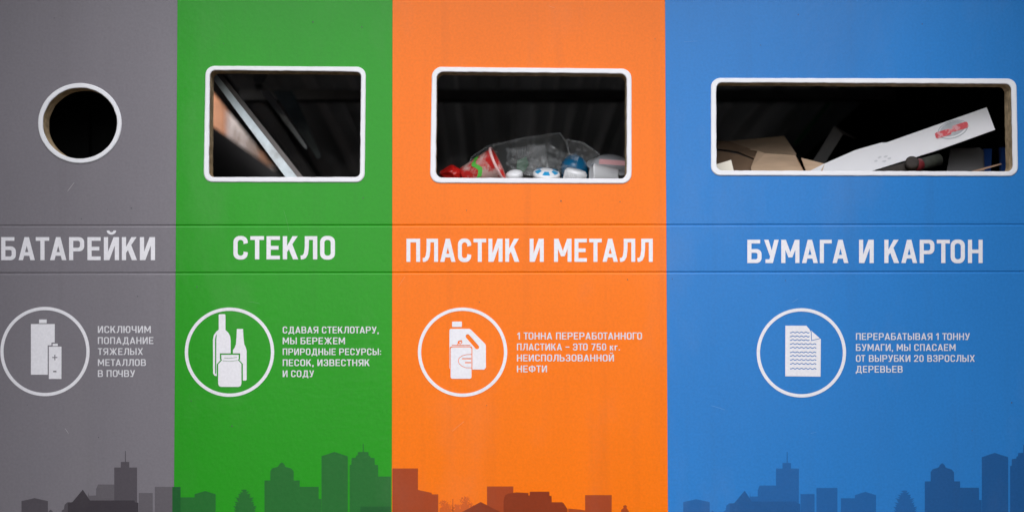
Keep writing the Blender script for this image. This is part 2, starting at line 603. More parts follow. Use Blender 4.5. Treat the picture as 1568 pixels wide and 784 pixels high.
def make_panel(key, i, parent):
    x0, x1 = EDGE_X[i] + 1e-4, EDGE_X[i + 1] - 1e-4
    hole = [(Q(u, v).x, Q(u, v).z) for u, v in holes[key]]
    if area2(hole) < 0: hole.reverse()
    gw, gd = 0.0011, 0.0012
    vs, fs, mi = [], [], []
    def face(pts, m=0):
        b = len(vs); vs.extend(pts); fs.append(list(range(b, b + len(pts)))); mi.append(m)
    def patch(za, zb, y, hl=None, m=0, flip=False):
        polys = [(1, rect(x0, za, x1, zb))]
        if hl: polys.append((-1, hl))
        ov, tr = paint(polys)
        for t in tr:
            q = [(ov[j].x, y, ov[j].y) for j in t]
            face(q[::-1] if flip else q, m)
    # a small rolled edge on both lips of each groove
    patch(G1 + gw + .0012, ZTOP, 0, hole)
    patch(G2 + gw + .0012, G1 - gw - .0012, 0)
    patch(ZBOT, G2 - gw - .0012, 0)
    for g in (G1, G2):
        pr = [(gw + .0012, 0), (gw, .0006), (gw * .3, gd), (-gw * .3, gd), (-gw, .0006), (-gw - .0012, 0)]
        for (za, ya), (zb, yb) in zip(pr, pr[1:]):
            face([(x0, ya, g + za), (x0, yb, g + zb), (x1, yb, g + zb), (x1, ya, g + za)])
    patch(ZBOT, ZTOP, T, hole, 2, True)
    n = len(hole)
    for j in range(n):
        a, b = hole[j], hole[(j + 1) % n]
        face([(a[0], 0, a[1]), (b[0], 0, b[1]), (b[0], T, b[1]), (a[0], T, a[1])], 1)
    face([(x0, 0, ZTOP), (x1, 0, ZTOP), (x1, T, ZTOP), (x0, T, ZTOP)], 0)
    face([(x0, 0, ZBOT), (x0, T, ZBOT), (x1, T, ZBOT), (x1, 0, ZBOT)], 0)
    face([(x0, 0, ZBOT), (x0, 0, ZTOP), (x0, T, ZTOP), (x0, T, ZBOT)], 0)
    face([(x1, 0, ZBOT), (x1, T, ZBOT), (x1, T, ZTOP), (x1, 0, ZTOP)], 0)
    me = bpy.data.meshes.new('panel')
    me.from_pydata(vs, [], fs)
    for m in (MV[key], EDGE, BACKB): me.materials.append(m)
    for p, m in zip(me.polygons, mi): p.material_index = m
    bm = bmesh.new(); bm.from_mesh(me)
    bmesh.ops.remove_doubles(bm, verts=bm.verts, dist=2e-6)
    bmesh.ops.recalc_face_normals(bm, faces=bm.faces)
    bm.to_mesh(me); bm.free()
    return link('panel', me, None, parent)

def make_rim(key, parent):
    """thin white frame round the opening, 2 mm proud, rounded over"""
    o = [(Q(u, v).x, Q(u, v).z) for u, v in wob(outer[key], 0.25, 8.7)]
    h = [(Q(u, v).x, Q(u, v).z) for u, v in holes[key]]
    cx = sum(p[0] for p in h) / len(h); cz = sum(p[1] for p in h) / len(h)
    def sc(poly, d):      # push outline outward by d metres
        n = len(poly); out = []
        sgn = 1 if area2(poly) > 0 else -1
        for i in range(n):
            a, b = Vector(poly[i - 1]), Vector(poly[(i + 1) % n])
            t = (b - a).normalized()
            out.append((poly[i][0] + t.y * d * sgn, poly[i][1] - t.x * d * sgn))
        return out
    y = -0.0022
    bm = bmesh.new()
    oi, hi = sc(o, -0.0012), sc(h, 0.0010)
    ov, tr = paint([(1, oi), (-1, hi)])
    vv = [bm.verts.new((p.x, y, p.y)) for p in ov]
    for t in tr: bm.faces.new([vv[j] for j in t])
    for a, b, ya, yb in ((oi, o, y, -0.0013), (o, o, -0.0013, -0.0002), (hi, h, y, -0.0013), (h, h, -0.0013, -0.0002)):
        va = [bm.verts.new((p[0], ya, p[1])) for p in a]; vb = [bm.verts.new((p[0], yb, p[1])) for p in b]
        for j in range(len(a)):
            k = (j + 1) % len(a); bm.faces.new((va[j], va[k], vb[k], vb[j]))
    bmesh.ops.remove_doubles(bm, verts=bm.verts, dist=1e-6)
    return link('opening_rim', bm_mesh(bm), RIMW, parent)

station = tag(empty('recycling_container', (0, 0, -1.25)),
              'long waste sorting container with grey, green, orange and blue printed front', 'recycling container')
keys = ['grey', 'green', 'orange', 'blue']
plabel = {'grey': 'grey front section for batteries with a round opening', 'green': 'green front section for glass',
          'orange': 'orange front section for plastic and metal', 'blue': 'blue front section for paper with a wide slot'}
PAN = {}
for i, k in enumerate(keys):
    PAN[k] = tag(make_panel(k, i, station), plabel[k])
    make_rim(k, PAN[k])

# headlines
SB, SR = 0.178, 0.150
L1 = 0.0006
for k, t in (('grey', ('БАТАРЕЙКИ', 2, 237.5, 363.2, 398.4)), ('green', ('СТЕКЛО', 357.5, 513, 361.8, 397.2)),
             ('orange', ('ПЛАСТИК И МЕТАЛЛ', 622.4, 999.5, 365.6, 401.0)), ('blue', ('БУМАГА И КАРТОН', 1144.3, 1504.5, 367.2, 402.8))):
    text_obj('headline', [t], SB, .135, WHITE, PAN[k], L1)
CAP = {
    'grey': [('ИСКЛЮЧИМ', 150, 231, 499, 509.6), ('ПОПАДАНИЕ', 150, 235, 516, 526.5), ('ТЯЖЕЛЫХ', 150, 219, 532.9, 543.2),
             ('МЕТАЛЛОВ', 150, 223.5, 549.7, 560), ('В ПОЧВУ', 150, 207, 566.4, 576.8)],
    'green': [('СДАВАЯ СТЕКЛОТАРУ,', 433, 580, 499.9, 510.2), ('МЫ БЕРЕЖЕМ', 433, 528.3, 516.5, 526.8),
              ('ПРИРОДНЫЕ РЕСУРСЫ:', 433, 583.5, 533.3, 543.4), ('ПЕСОК, ИЗВЕСТНЯК', 433, 566, 550, 560.2), ('И СОДУ', 433, 481, 566.8, 577)],
    'orange': [('1 ТОННА ПЕРЕРАБОТАННОГО', 792, 983, 508.9, 519.6), ('ПЛАСТИКА – ЭТО 750 кг.', 791.5, 949, 525.8, 536.3),
               ('НЕИСПОЛЬЗОВАННОЙ', 791.5, 940, 542.6, 553), ('НЕФТИ', 791.5, 837.5, 559.3, 569.8)],
    'blue': [('ПЕРЕРАБАТЫВАЯ 1 ТОННУ', 1310.5, 1485, 509.9, 520.3), ('БУМАГИ, МЫ СПАСАЕМ', 1310.5, 1463, 526.6, 537),
             ('ОТ ВЫРУБКИ 20 ВЗРОСЛЫХ', 1310.5, 1492.5, 543.3, 553.7), ('ДЕРЕВЬЕВ', 1310.2, 1382, 559.8, 570.2)],
}
for k in keys:
    text_obj('caption', CAP[k], SR, .15, WHITE_S, PAN[k], L1)

# pictograms
for k, cx, cy in (('grey', 69, 538), ('green', 351.5, 539), ('orange', 708.3, 539), ('blue', 1227, 540)):
    px_print('ring', [(1, ell(cx, cy, 68.4, 68.2, 96)), (-1, ell(cx, cy, 63.4, 63.2, 96))], WHITE, PAN[k], L1)

g = PAN['grey']
px_print('large_battery_symbol', [(1, rect(47.5, 496, 84, 573.5)), (1, rect(60, 489, 71.7, 494.7)),
         (-1, rect(73.2, 528.6, 96, 582)), (-1, rect(79, 524.3, 90, 530))], WHITE, g, L1)
px_print('small_battery_symbol', [(1, rect(75, 530.5, 94.3, 580)), (1, rect(80.7, 526, 88.6, 529.6)),
         (-1, rect(80.2, 546.4, 88, 547.9)), (-1, rect(83.4, 543, 84.9, 551.3)), (-1, rect(81.7, 567.4, 86.6, 569.6))], WHITE, g, L1)

def jar_outline(e):
    return [(339 - e, 543 - e), (365.6 + e, 543 - e), (365.6 + e, 549.5), (364.4 + e, 551), (369.8 + e, 557), (369.8 + e, 587 + e * .5),
            (368.6 + e * .7, 590.6 + e * .7), (365.5 + e * .3, 592 + e), (338.5, 592 + e), (335.4 - e * .7, 590.6 + e * .7), (334.2 - e, 587),
            (334.2 - e, 557.5), (340.2 - e, 551), (339 - e, 549.5)]
g = PAN['green']
px_print('wine_bottle_symbol', [
    (1, [(335, 482), (336, 481), (344.4, 481), (345.3, 482), (345.4, 505), (349.5, 509), (352.3, 514), (353.4, 521), (353.4, 576), (334, 576),
         (328.5, 574.8), (326.4, 571.5), (326.2, 520), (327.5, 513), (331, 508), (335, 504.5)]),
    (-1, [(329.4, 571), (329.4, 520), (330.2, 515), (332.2, 511), (331.3, 520), (331.2, 571), (330.3, 572.5)]),
    (-1, jar_outline(2.2))], WHITE, g, L1)
px_print('beer_bottle_symbol', [
    (1, [(362.8, 503.5), (372.2, 503.5), (372.8, 515), (374.2, 527), (376.5, 532), (377.8, 537), (377.8, 581), (376.5, 582.4), (357, 582.4),
         (356.8, 536), (359.5, 532), (361.3, 527), (362.3, 515)]), (-1, jar_outline(2.2))], WHITE, g, L1)
px_print('jar_symbol', [(1, jar_outline(0)), (-1, stroke([(343, 547.6), (350, 548.4), (358, 547.6), (363, 547)], .7)),
                        (-1, stroke([(341, 552.2), (352, 553), (364, 551.6)], .6))], WHITE, g, L1)
g = PAN['orange']
def canp(e): return rr(690 - e, 531.5 - e, 722 + e, 579.6 + e, 3)
px_print('jug_symbol', [
    (1, rr(692.3, 492.2, 707.3, 500.5, 1)),
    (1, [(688.2, 505), (690, 503.2), (718.5, 503.2), (721, 504.5), (743, 526.5), (744, 529), (744, 562.5), (741.5, 565.6), (689, 565.6), (688.2, 563)]),
    (-1, stroke([(716.5, 515.2), (730.2, 531)], 6.4)), (-1, ell(716.2, 514.8, 3.2, 3.2, 16)), (-1, ell(730.5, 531.4, 3.2, 3.2, 16)),
    (-1, canp(1.3)), (-1, stroke([(692, 528.6), (720, 528.6)], 1.2)), (-1, ell(704.3, 524.0, 3.6, 2.8, 16)), (-1, stroke([(700.5, 527.5), (703, 523), (707, 521)], 1.5)),
    (1, ell(705.0, 524.2, 1.6, 1.1, 10))], WHITE, g, L1)
arc = [(722.5, 542.5), (715, 542.6), (708, 544.5), (703, 548), (701.6, 552), (703, 556.5), (707.5, 560.5), (714, 562.8), (722.5, 563)]
px_print('can_symbol', [(1, canp(0)), (-1, stroke(arc, 0.9)), (-1, stroke([(707.5, 549), (721.3, 549)], 1.7)), (-1, stroke([(712, 555), (721.3, 555)], 1.7))],
         WHITE, g, L1 + .0001)
g = PAN['blue']
page = [(1, [(1202.5, 498.5), (1234.5, 498.5), (1239, 503.5), (1256.8, 519), (1256.3, 576.4), (1202.3, 575.8)]),
        (-1, stroke([(1238.5, 501.5), (1242, 508), (1242.6, 521.2), (1257.5, 517.6)], 1.0)),
        (-1, stroke([(1239, 503), (1257.5, 518.3)], .9))]
for j, y in enumerate((508.7, 514.7, 520.3, 526.3, 532, 539, 544.5, 550.6, 556.6, 564)):
    xe = 1240.5 if j < 3 else 1250.5
    pts = []
    x = 1209.5
    while x <= xe:
        pts.append((x, y + .75 * math.sin((x - 1209.5) * .95 + .4) + (x - 1209.5) * .012)); x += 1.3
    page.append((-1, stroke(pts, 1.25)))
px_print('page_symbol', page, WHITE, g, L1)

# skyline printed along the foot of the front: (name, tone, lift step, outline)
VB = 930
def blk(x0, y0, x1): return [(x0, VB), (x0, y0), (x1, y0), (x1, VB)]
def gable(x0, ys, xp, yp, x1): return [(x0, VB), (x0, ys), (xp, yp), (x1, ys), (x1, VB)]
def spiky(cx, y0, hw, yb, seed):
    """leafy cone, jagged leaf tips pointing up and out"""
    rnd = random.Random(seed)
    def side_(g):
        out = []
        n = 15
        for i in range(n):
            t = (i + .6) / n
            y = y0 + (yb - y0) * t
            w = hw * (math.sin(min(1, t * 1.05) * math.pi / 2) ** .6) * rnd.uniform(.86, 1.02)
            out += [(cx + g * (w + rnd.uniform(.6, 3.4)), y - rnd.uniform(2.6, 5.0)), (cx + g * (w - rnd.uniform(.6, 2.4)), y)]
        return out
    return [(cx, y0 - 2)] + side_(1) + [(cx + hw * .8, yb + 2), (cx + hw * .2, yb + 8), (cx + hw * .2, VB), (cx - hw * .2, VB), (cx - hw * .2, yb + 8), (cx - hw * .8, yb + 2)] + side_(-1)[::-1]
GREYPAT = [
    ('building', 0, gable(33, 766.5, 53, 762, 73.5)),
    ('church', 1, [(104, VB), (104, 769), (111, 768), (127, 749), (138, 765.5), (206, 765.5), (207, 768.5), (212, 769), (212, VB)]),
    ('building', 2, [(134, VB), (134.6, 758), (135.2, 751), (136, 758), (147, 758), (147.2, 748), (150, 741.2), (175.5, 741.2), (175.5, VB)]),
    ('tower', 0, [(175, VB), (175, 715.2), (185, 715.2), (185, 706.8), (191.3, 706.5), (191.5, 690), (192.6, 690), (192.8, 706.5), (198, 706.8), (198, 715.2), (210, 715.2), (210, VB)]),
    ('building', 2, blk(212.5, 754.2, 234)),
    ('building', 2, blk(237, 744.8, 269)),
    ('tree', 0, [(75, VB), (75, 782), (78, 779.5), (81, 783), (81, VB)]),
    ('tree', 0, [(95, VB), (94.5, 781), (98, 779), (99, 772), (103, 768.5), (107, 768), (108, VB)]),
]
GREENPAT = [
    ('building', 1, blk(264, 744.8, 276.6)),
    ('building', 0, blk(276.6, 760.8, 298)),
    ('building', 0, gable(298, 756, 314, 751, 330.3)),
    ('tree', 0, spiky(374.5, 751, 18, 797, 4)),
    ('domed_building', 0, [(405, VB), (405, 735), (414, 735), (414, 720.5), (417, 716.5), (425.5, 714), (428.5, 709.5), (431.5, 707.2), (435, 709.5), (437, 714), (446, 716.8), (449.8, 721), (449.8, 735), (459, 735), (459, VB)]),
    ('building', 0, blk(459, 744.7, 488)),
    ('building', 0, blk(488, 763.3, 492)),
    ('building', 0, gable(492.3, 698, 512, 691.3, 532.6)),
    ('tower', 0, [(535.5, VB), (535.5, 711.5), (538, 710.8), (538.3, 700.8), (544.8, 700.2), (545.5, 697), (547.5, 696.5), (548, 691.7), (555.4, 691.3), (555.6, 679), (556.8, 679), (557, 691.3),
                   (564, 691.7), (564.5, 697), (567, 698), (567.6, 700.2), (573.6, 700.8), (574, 711), (579, 711.5), (579, VB)]),
    ('building', 0, blk(579, 729, 598.6)),
    ('building', 1, blk(552, 775, 598.6)),
]
rnd = random.Random(3)
def scrub(clumps, seed):
    """twiggy bushes: many small leaves and twigs that overlap"""
    rnd = random.Random(seed)
    out = []
    for cx, cy, rad, n in clumps:
        for _ in range(n):
            a = rnd.uniform(0, 2 * math.pi); q_ = rad * rnd.random() ** .6
            x, y = cx + q_ * math.cos(a) * .9, cy + q_ * math.sin(a)
            b = rnd.uniform(0, math.pi); w = rnd.uniform(.9, 2.0); h = rnd.uniform(.5, 1.1)
            ca, sa = math.cos(b), math.sin(b)
            out.append([(x + ca * w, y + sa * w), (x - sa * h, y + ca * h), (x - ca * w, y - sa * w), (x + sa * h, y - ca * h)])
        for _ in range(7):
            a = rnd.uniform(R(200), R(340))
            out.append(stroke([(cx, cy + rad), (cx + rad * .6 * math.cos(a), cy + rad * .5 * math.sin(a)), (cx + rad * 1.25 * math.cos(a), cy + rad * 1.2 * math.sin(a))], .55))
        out.append([(cx - rad * .8, VB), (cx - rad * .85, cy + rad * .7), (cx, cy + rad * .35), (cx + rad * .85, cy + rad * .7), (cx + rad * .8, VB)])
    return out
ORPAT = [
    ('building', 0, blk(601, 716.7, 640)),
    ('building', 0, [(601, VB), (601, 757), (607, 756), (607, 743), (623, 742.5), (624, 747), (640, 749.5), (661, 754), (661, 756.3), (671, 756.3), (671, VB)]),
    ('tree', 2, [(692.6, VB)] + [(692.6, 763)] + [(693.3 + 6.2 * math.sin(R(a_)), 755 + 8.6 * math.cos(R(a_))) for a_ in range(-354, 0, 12)] + [(694.2, 763), (694.2, VB)]),
    ('tree', 2, scrub([(679, 773, 7, 60), (687, 779, 7, 60), (699, 778, 6, 50), (712, 768, 8, 80), (705, 780, 8, 60), (720, 777, 7, 60), (728, 781, 6, 40)], 5)),
    ('house', 1, [(706, VB), (706, 784), (736, 768), (768, 784), (768, VB)]),
    ('building', 0, blk(745.8, 744.2, 786)),
    ('building', 1, [(771, VB), (771, 766), (773, 758), (778, 755), (791, 753.2), (809, 754.2), (809.2, 758), (811, 758), (811.2, 752.2), (841, 752.2), (841.3, 758.3), (844.5, 759), (844.8, 768.3),
                     (860.5, 768.3), (863, 770), (869, 779), (871, VB)]),
    ('building', 0, [(870, VB), (870, 778), (888, 779.5), (896, 781), (896, VB)]),
    ('building', 0, blk(896, 757.4, 936.6)),
    ('tree', 0, [(950, VB), (951, 780), (955, 777), (954, 774), (958, 772.5), (960, 775), (959, 777), (963, 782), (963, VB)]),
]
def skyline(pat, key, dx, dy, xmax=None, extra=0):
    for j, (nm, tone, poly) in enumerate(pat):
        if isinstance(poly[0], list):
            px_print(nm + '_silhouette', [(1, p) for p in poly], MS[key][tone], PAN[key], .00012 + extra)
            continue
        q = [(x + dx, y if y == VB else y + dy) for x, y in poly]
        if xmax is not None:
            if min(p[0] for p in q) > xmax: continue
            q = [(min(x, xmax), y) for x, y in q]
        bump_ = {0: .0003, 2: .0001, 1: .0005}[tone] + j * 0.00001
        if nm == 'church': bump_ += .0002
        o = px_print(nm + '_silhouette', [(1, q)], MS[key][tone], PAN[key], bump_ + extra)
skyline(GREYPAT, 'grey', 0, 0, 268.6)
skyline(GREENPAT, 'green', 0, 0)
# trim the building that crosses the grey / green joint
skyline(ORPAT, 'orange', 0, 0)
skyline([(n, (0 if t == 2 else t), p) for n, t, p in GREYPAT], 'blue', 1013.2, 1.6)
skyline([(n, (0 if t == 1 and p[1][0] < 300 else 1 if p[1][0] > 400 else t), p) for n, t, p in GREENPAT[1:]], 'blue', 1011.0, 1.4, 1627)

# hairline scratches in the film, a part of each section
SCR = mat('scratched_film', (0.42, 0.40, 0.39), rough=0.6, var=0.3, vscale=40)
SCRO = mat('scratched_orange_film', (0.90, 0.36, 0.16), rough=0.6, var=0.3, vscale=40)
SCRG = mat('scratched_green_film', (0.10, 0.38, 0.09), rough=0.6, var=0.3, vscale=40)
SCRB = mat('scratched_blue_film', (0.13, 0.30, 0.55), rough=0.6, var=0.3, vscale=40)
for i, k in enumerate(keys):
    rnd = random.Random(40 + i)
    u0, u1 = (5, 262, 1)[0] if k == 'grey' else (275, 608, 1028)[i - 1], (260, 592, 1012, 1560)[i]
    pl = []
    while len(pl) < (2, 2, 3, 4)[i]:
        x, y = rnd.uniform(u0, u1 - 40), rnd.choice((rnd.uniform(8, 90), rnd.uniform(292, 338), rnd.uniform(425, 465), rnd.uniform(612, 680)))
        a = R(rnd.uniform(-75, 75)); ln = rnd.uniform(8, 34)
        pts = []
        for q_ in range(6):
            f = q_ / 5
            pts.append((x + math.cos(a + f * .05) * ln * f, y + math.sin(a + f * .05) * ln * f))
        if max(p[0] for p in pts) > u1: continue
        pl.append((1, stroke(pts, rnd.uniform(.25, .45))))
    px_print('scratches', pl, (SCR, SCRG, SCRO, SCRB)[i], PAN[k], .0009)['kind'] = 'stuff'
    # small chips and specks of dirt
    pl = [(1, wob(ell(rnd.uniform(u0, u1 - 5), rnd.choice((rnd.uniform(8, 90), rnd.uniform(290, 340), rnd.uniform(422, 465), rnd.uniform(612, 680))),
                      rnd.uniform(.5, 1.2), rnd.uniform(.5, 1.2), 8), .3, 1.0, 1)) for _ in range(7)]
    px_print('dirt_specks', pl, STEEL, PAN[k], .0010)['kind'] = 'stuff'

# container body behind the front, with unseen side walls and hood added for shade
XL, XR = EDGE_X[0], EDGE_X[-1]
boxes('shade_side_wall', [(XL - .04, XL - .003, -1.60, .32, -1.25, .80)], SIDE, station, .002)  # unseen wing wall added in front to shade the left edge
boxes('shade_side_wall', [(XR + .003, XR + .04, -2.10, 2.7, -1.25, .80)], SIDE, station, .002)  # container side, carried forward out of view to shade the right edge
boxes('shade_hood', [(XL - .05, XR + .05, -.32, .33, .802, .84)], SIDE, station, .002)  # unseen hood added to darken the top of the front
boxes('top_board', [(XL - .001, XR + .001, .002, .030, ZTOP + .002, .80)], SIDE, station)
boxes('kick_board', [(XL - .001, XR + .001, .004, .030, -1.25, ZBOT - .002)], SIDE, station)
RZ0, RSL = 0.60, 0.0738
def roofz(d): return RZ0 - RSL * d
# corrugated roof sheet, falling to the rear
bm = bmesh.new()
prof = []
x = -.622
while x < XR - .06:
    prof += [(x, 0), (x + .030, 0), (x + .042, .022), (x + .078, .022)]
    x += .090
prof += [(XR - .012, .022)]
rowA = [bm.verts.new((px_, .034, roofz(.034) + h)) for px_, h in prof]
rowB = [bm.verts.new((px_, 2.62, roofz(2.62) + h)) for px_, h in prof]
for j in range(len(prof) - 1):
    bm.faces.new((rowA[j], rowA[j + 1], rowB[j + 1], rowB[j]))
# thickness
g2 = bmesh.ops.solidify(bm, geom=bm.faces[:], thickness=0.0015)
roof = link('roof_sheet', bm_mesh(bm), ROOFM, station)
# the opening between roof and inner wall on the left: inner wall stops below the roof
boxes('inner_wall', [(-.68, -.66, .34, 2.6, -1.2, .462)], WALLM, station)
# roof rail (galvanised angle): broad pale flange and a dull upright
def sloped(name, xa, xb, ya, yb, dz0, dz1, m):
    bm = bmesh.new()
    add_box(bm, xa, xb, ya, yb, 0, dz1 - dz0)
    for v in bm.verts: v.co.z += roofz(v.co.y) + dz0
    return link(name, bm_mesh(bm), m, station)
sloped('roof_rail', -.618, -.570, .30, 2.55, -.016, -.004, RUSTY)
sloped('roof_rail', -.522, -.508, 1.02, 2.30, -.012, -.004, ROOFM)
boxes('cross_beam', [(-.545, XR - .02, .95, 1.00, .478, .500)], RUSTY, station)
boxes('cross_beam', [(-.545, XR - .02, .72, .75, .500, .520)], ROOFM, station)
boxes('rear_wall', [(-.66, XR, 2.602, 2.62, -1.2, .402)], WALLM, station)
boxes('shade_liner', [(XR - .011, XR + .001, .04, 2.6, -1.19, .66)], mat('shade_liner_black', (0.006, 0.006, 0.006), rough=1.0, spec=0.0), station)  # black sheet added to put out a lit streak on the wall
boxes('battery_box', [(-.765, -.53, .040, .044, .02, .205), (-.765, -.53, .28, .29, .02, .43), (-.765, -.76, .044, .28, .02, .43),
                      (-.535, -.53, .044, .28, .02, .43), (-.76, -.535, .044, .28, .40, .41), (-.76, -.535, .044, .28, .02, .03),
                      (-.70, -.69, .26, .28, .03, .40)], WALLM, station)
boxes('floor_plate', [(XL, XR, .04, 2.6, -1.24, -1.20)], STEEL, station)

# waste bins standing inside
def bin_(x0, x1, label):
    t = tag(empty('waste_bin', ((x0 + x1) / 2, .42, -1.2)), label, 'bin', 'bins inside the container')
    z1 = .18
    boxes('bin_body', [(x0, x1, .045, .055, -1.12, z1), (x0, x1, .80, .81, -1.12, z1), (x0, x0 + .01, .056, .799, -1.12, z1), (x1 - .01, x1, .056, .799, -1.12, z1),
                       (x0, x1, .056, .799, -1.13, -1.121)], BIN, t)
    for wx in (x0 + .06, x1 - .06):
        for wy in (.14, .70):
            bm = bmesh.new()
            bmesh.ops.create_cone(bm, cap_ends=True, segments=20, radius1=.035, radius2=.035, depth=.03,
                                  matrix=Matrix.Translation((wx, wy, -1.165)) @ Matrix.Rotation(R(90), 4, 'Y'))
            link('wheel', bm_mesh(bm), BIN, t)
    return t
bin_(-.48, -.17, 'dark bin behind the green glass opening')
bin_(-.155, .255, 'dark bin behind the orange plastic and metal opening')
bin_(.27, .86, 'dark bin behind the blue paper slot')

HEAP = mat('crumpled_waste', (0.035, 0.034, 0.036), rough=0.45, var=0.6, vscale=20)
def heap(x0, x1, z, label, cat):
    bm = bmesh.new()
    nx, ny = int((x1 - x0) / .012), 60
    g = [[bm.verts.new((x0 + (x1 - x0) * i / nx, .058 + .738 * j / ny,
                        z + .016 * mnoise.noise(Vector((i * .35, j * .35, x0 * 9))) + .006 * mnoise.noise(Vector((i * 1.3, j * 1.3, 2)))))
          for j in range(ny + 1)] for i in range(nx + 1)]
    for i in range(nx):
        for j in range(ny):
            bm.faces.new((g[i][j], g[i + 1][j], g[i + 1][j + 1], g[i][j + 1]))
    bmesh.ops.solidify(bm, geom=bm.faces[:], thickness=0.05)
    return tag(link('waste_heap', bm_mesh(bm), HEAP), label, cat, kind='stuff')
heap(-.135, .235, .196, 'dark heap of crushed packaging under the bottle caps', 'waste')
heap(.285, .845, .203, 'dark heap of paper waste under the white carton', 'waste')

# ------------------------------------------------------------ waste seen through the openings
CG = 'plastic waste behind the orange opening'
PG = 'paper waste behind the blue slot'
def solid_px(name, polyfront, d0, d1, m, parent=None, bevel=0.0, back=None):
    """a solid whose front outline is given by pixels at depth d0 (each point may carry its own depth), running back to d1"""
    bm = bmesh.new()
    fr = [Q(p[0], p[1], p[2] if len(p) > 2 else d0) for p in polyfront]
    if back: bk = [Q(p[0], p[1], p[2] if len(p) > 2 else d1) for p in back]
    else: bk = [Vector((p.x, p.y + (d1 - d0), p.z)) for p in fr]
    a = [bm.verts.new(p) for p in fr]; b = [bm.verts.new(p) for p in bk]
    bm.faces.new(a); bm.faces.new(b[::-1])
    n = len(a)
    for i in range(n): bm.faces.new((a[i], b[i], b[(i + 1) % n], a[(i + 1) % n]))
    return link(name, bm_mesh(bm, bevel=bevel), m, parent)

def lathe(prof, seg=32, ang=0.0, axis=None, loc=(0, 0, 0), close=True):
    """profile (r, z) spun round z, then z turned onto axis"""
    bm = bmesh.new()
    rows = []
    for r, z in prof:
        if r < 1e-6: rows.append([bm.verts.new((0, 0, z))])
        else: rows.append([bm.verts.new((r * math.cos(2 * math.pi * k / seg), r * math.sin(2 * math.pi * k / seg), z)) for k in range(seg)])
    for a, b in zip(rows, rows[1:]):
        for k in range(seg):
            k2 = (k + 1) % seg
            if len(a) == 1 and len(b) > 1: bm.faces.new((a[0], b[k], b[k2]))
            elif len(b) == 1 and len(a) > 1: bm.faces.new((a[k], b[0], a[k2]))
            elif len(a) > 1: bm.faces.new((a[k], b[k], b[k2], a[k2]))
    q = Vector(axis or (0, 0, 1)).to_track_quat('Z', 'Y').to_matrix().to_4x4()
    bm.transform(Matrix.Translation(loc) @ q)
    return bm

def crumple(bm, amp, freq, seed):
    for v in bm.verts:
        v.co += mnoise.noise_vector(v.co * freq + Vector((seed, 0, 0))) * amp

RED = mat('red_film', (0.62, 0.015, 0.012), rough=0.3, var=0.2, vscale=30)
REDW = mat('red_white_print', (0.72, 0.035, 0.03), rough=0.3, var=0.1, vscale=20, dirt=((0.85, 0.62, 0.56), 26, .47, .56, .85))
WPL = mat('white_plastic', (0.80, 0.80, 0.81), rough=0.3, var=0.05)
TEAL = mat('teal_plastic', (0.008, 0.15, 0.32), rough=0.22, var=0.1)
CYAN = mat('cyan_print', (0.02, 0.32, 0.62), rough=0.3)
GREENP = mat('green_print', (0.10, 0.45, 0.06), rough=0.4)
DKGREEN = mat('dark_green_print', (0.01, 0.10, 0.035), rough=0.4)
CLEAR = clear('clear_plastic', (0.66, 0.69, 0.68), 0.07)
CLEAR2 = clear('cloudy_plastic', (0.72, 0.72, 0.71), 0.13)
CARD = mat('brown_cardboard', (0.58, 0.41, 0.28), rough=0.85, spec=0.15, var=0.1, vscale=20, stretch=(1, 1, 6))
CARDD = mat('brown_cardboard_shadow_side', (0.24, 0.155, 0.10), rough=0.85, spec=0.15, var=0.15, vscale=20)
PAPER = mat('white_card', (0.80, 0.79, 0.81), rough=0.55, var=0.03, dirt=((0.5, 0.5, 0.52), 18, .60, .75, .25))
CREAM = mat('cream_paper', (0.82, 0.77, 0.66), rough=0.8, var=0.04)
GREYC = mat('grey_card', (0.20, 0.19, 0.19), rough=0.7, var=0.1)
EMG = mat('emblem_grey', (0.46, 0.48, 0.51), rough=0.5, var=0.2, vscale=60)
EMR = mat('emblem_red', (0.66, 0.045, 0.06), rough=0.5, var=0.1, dirt=((0.75, 0.5, 0.52), 75, .48, .58, .6))
TUBEM = mat('dark_tube_print', (0.040, 0.034, 0.031), rough=0.8, spec=0.15, var=0.3, vscale=40)
BLUEP = mat('blue_plastic', (0.015, 0.07, 0.30), rough=0.4)
WOODT = mat('thin_wood', (0.33, 0.20, 0.13), rough=0.8)

# galvanised lid brace slanting down behind the green opening, with a dull second flange, and dim strips further in, painted as glints on the roof ribs
solid_px('brace_or_glint', [(314.5, 106), (325, 106), (455.5, 272), (471, 292), (453, 292), (437.5, 272)], .10, .104, GALV, station)
solid_px('brace_flange', [(322, 103), (331.5, 103), (464.5, 272), (480, 292), (468, 292), (450, 272)], .106, .125, RUSTY, station)
RIBGLINT = mat('grey_rib_glint', (0.30, 0.31, 0.33), rough=0.4, metal=0.3, var=0.3, vscale=25)
solid_px('brace_or_glint', [(398, 139), (412, 139), (470, 224), (469, 229), (464, 224)], .42, .43, RIBGLINT, station)  # grey strip painted as a glint on a roof rib
solid_px('brace_or_glint', [(417, 139), (448, 139), (492, 240), (486, 244)], .60, .61, mat('teal_rib_glint', (0.10, 0.12, 0.125), rough=0.4, metal=0.3, var=0.3, vscale=25), station)  # dim teal strip painted as the wider reflection on the roof
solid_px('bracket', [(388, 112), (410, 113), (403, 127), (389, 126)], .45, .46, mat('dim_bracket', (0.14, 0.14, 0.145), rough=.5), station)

solid_px('green_strap', [(1291, 128), (1299, 128), (1222, 222), (1215, 220)], 1.02, 1.03, mat('dark_green_strap', (0.03, 0.16, 0.06), rough=.5), station)
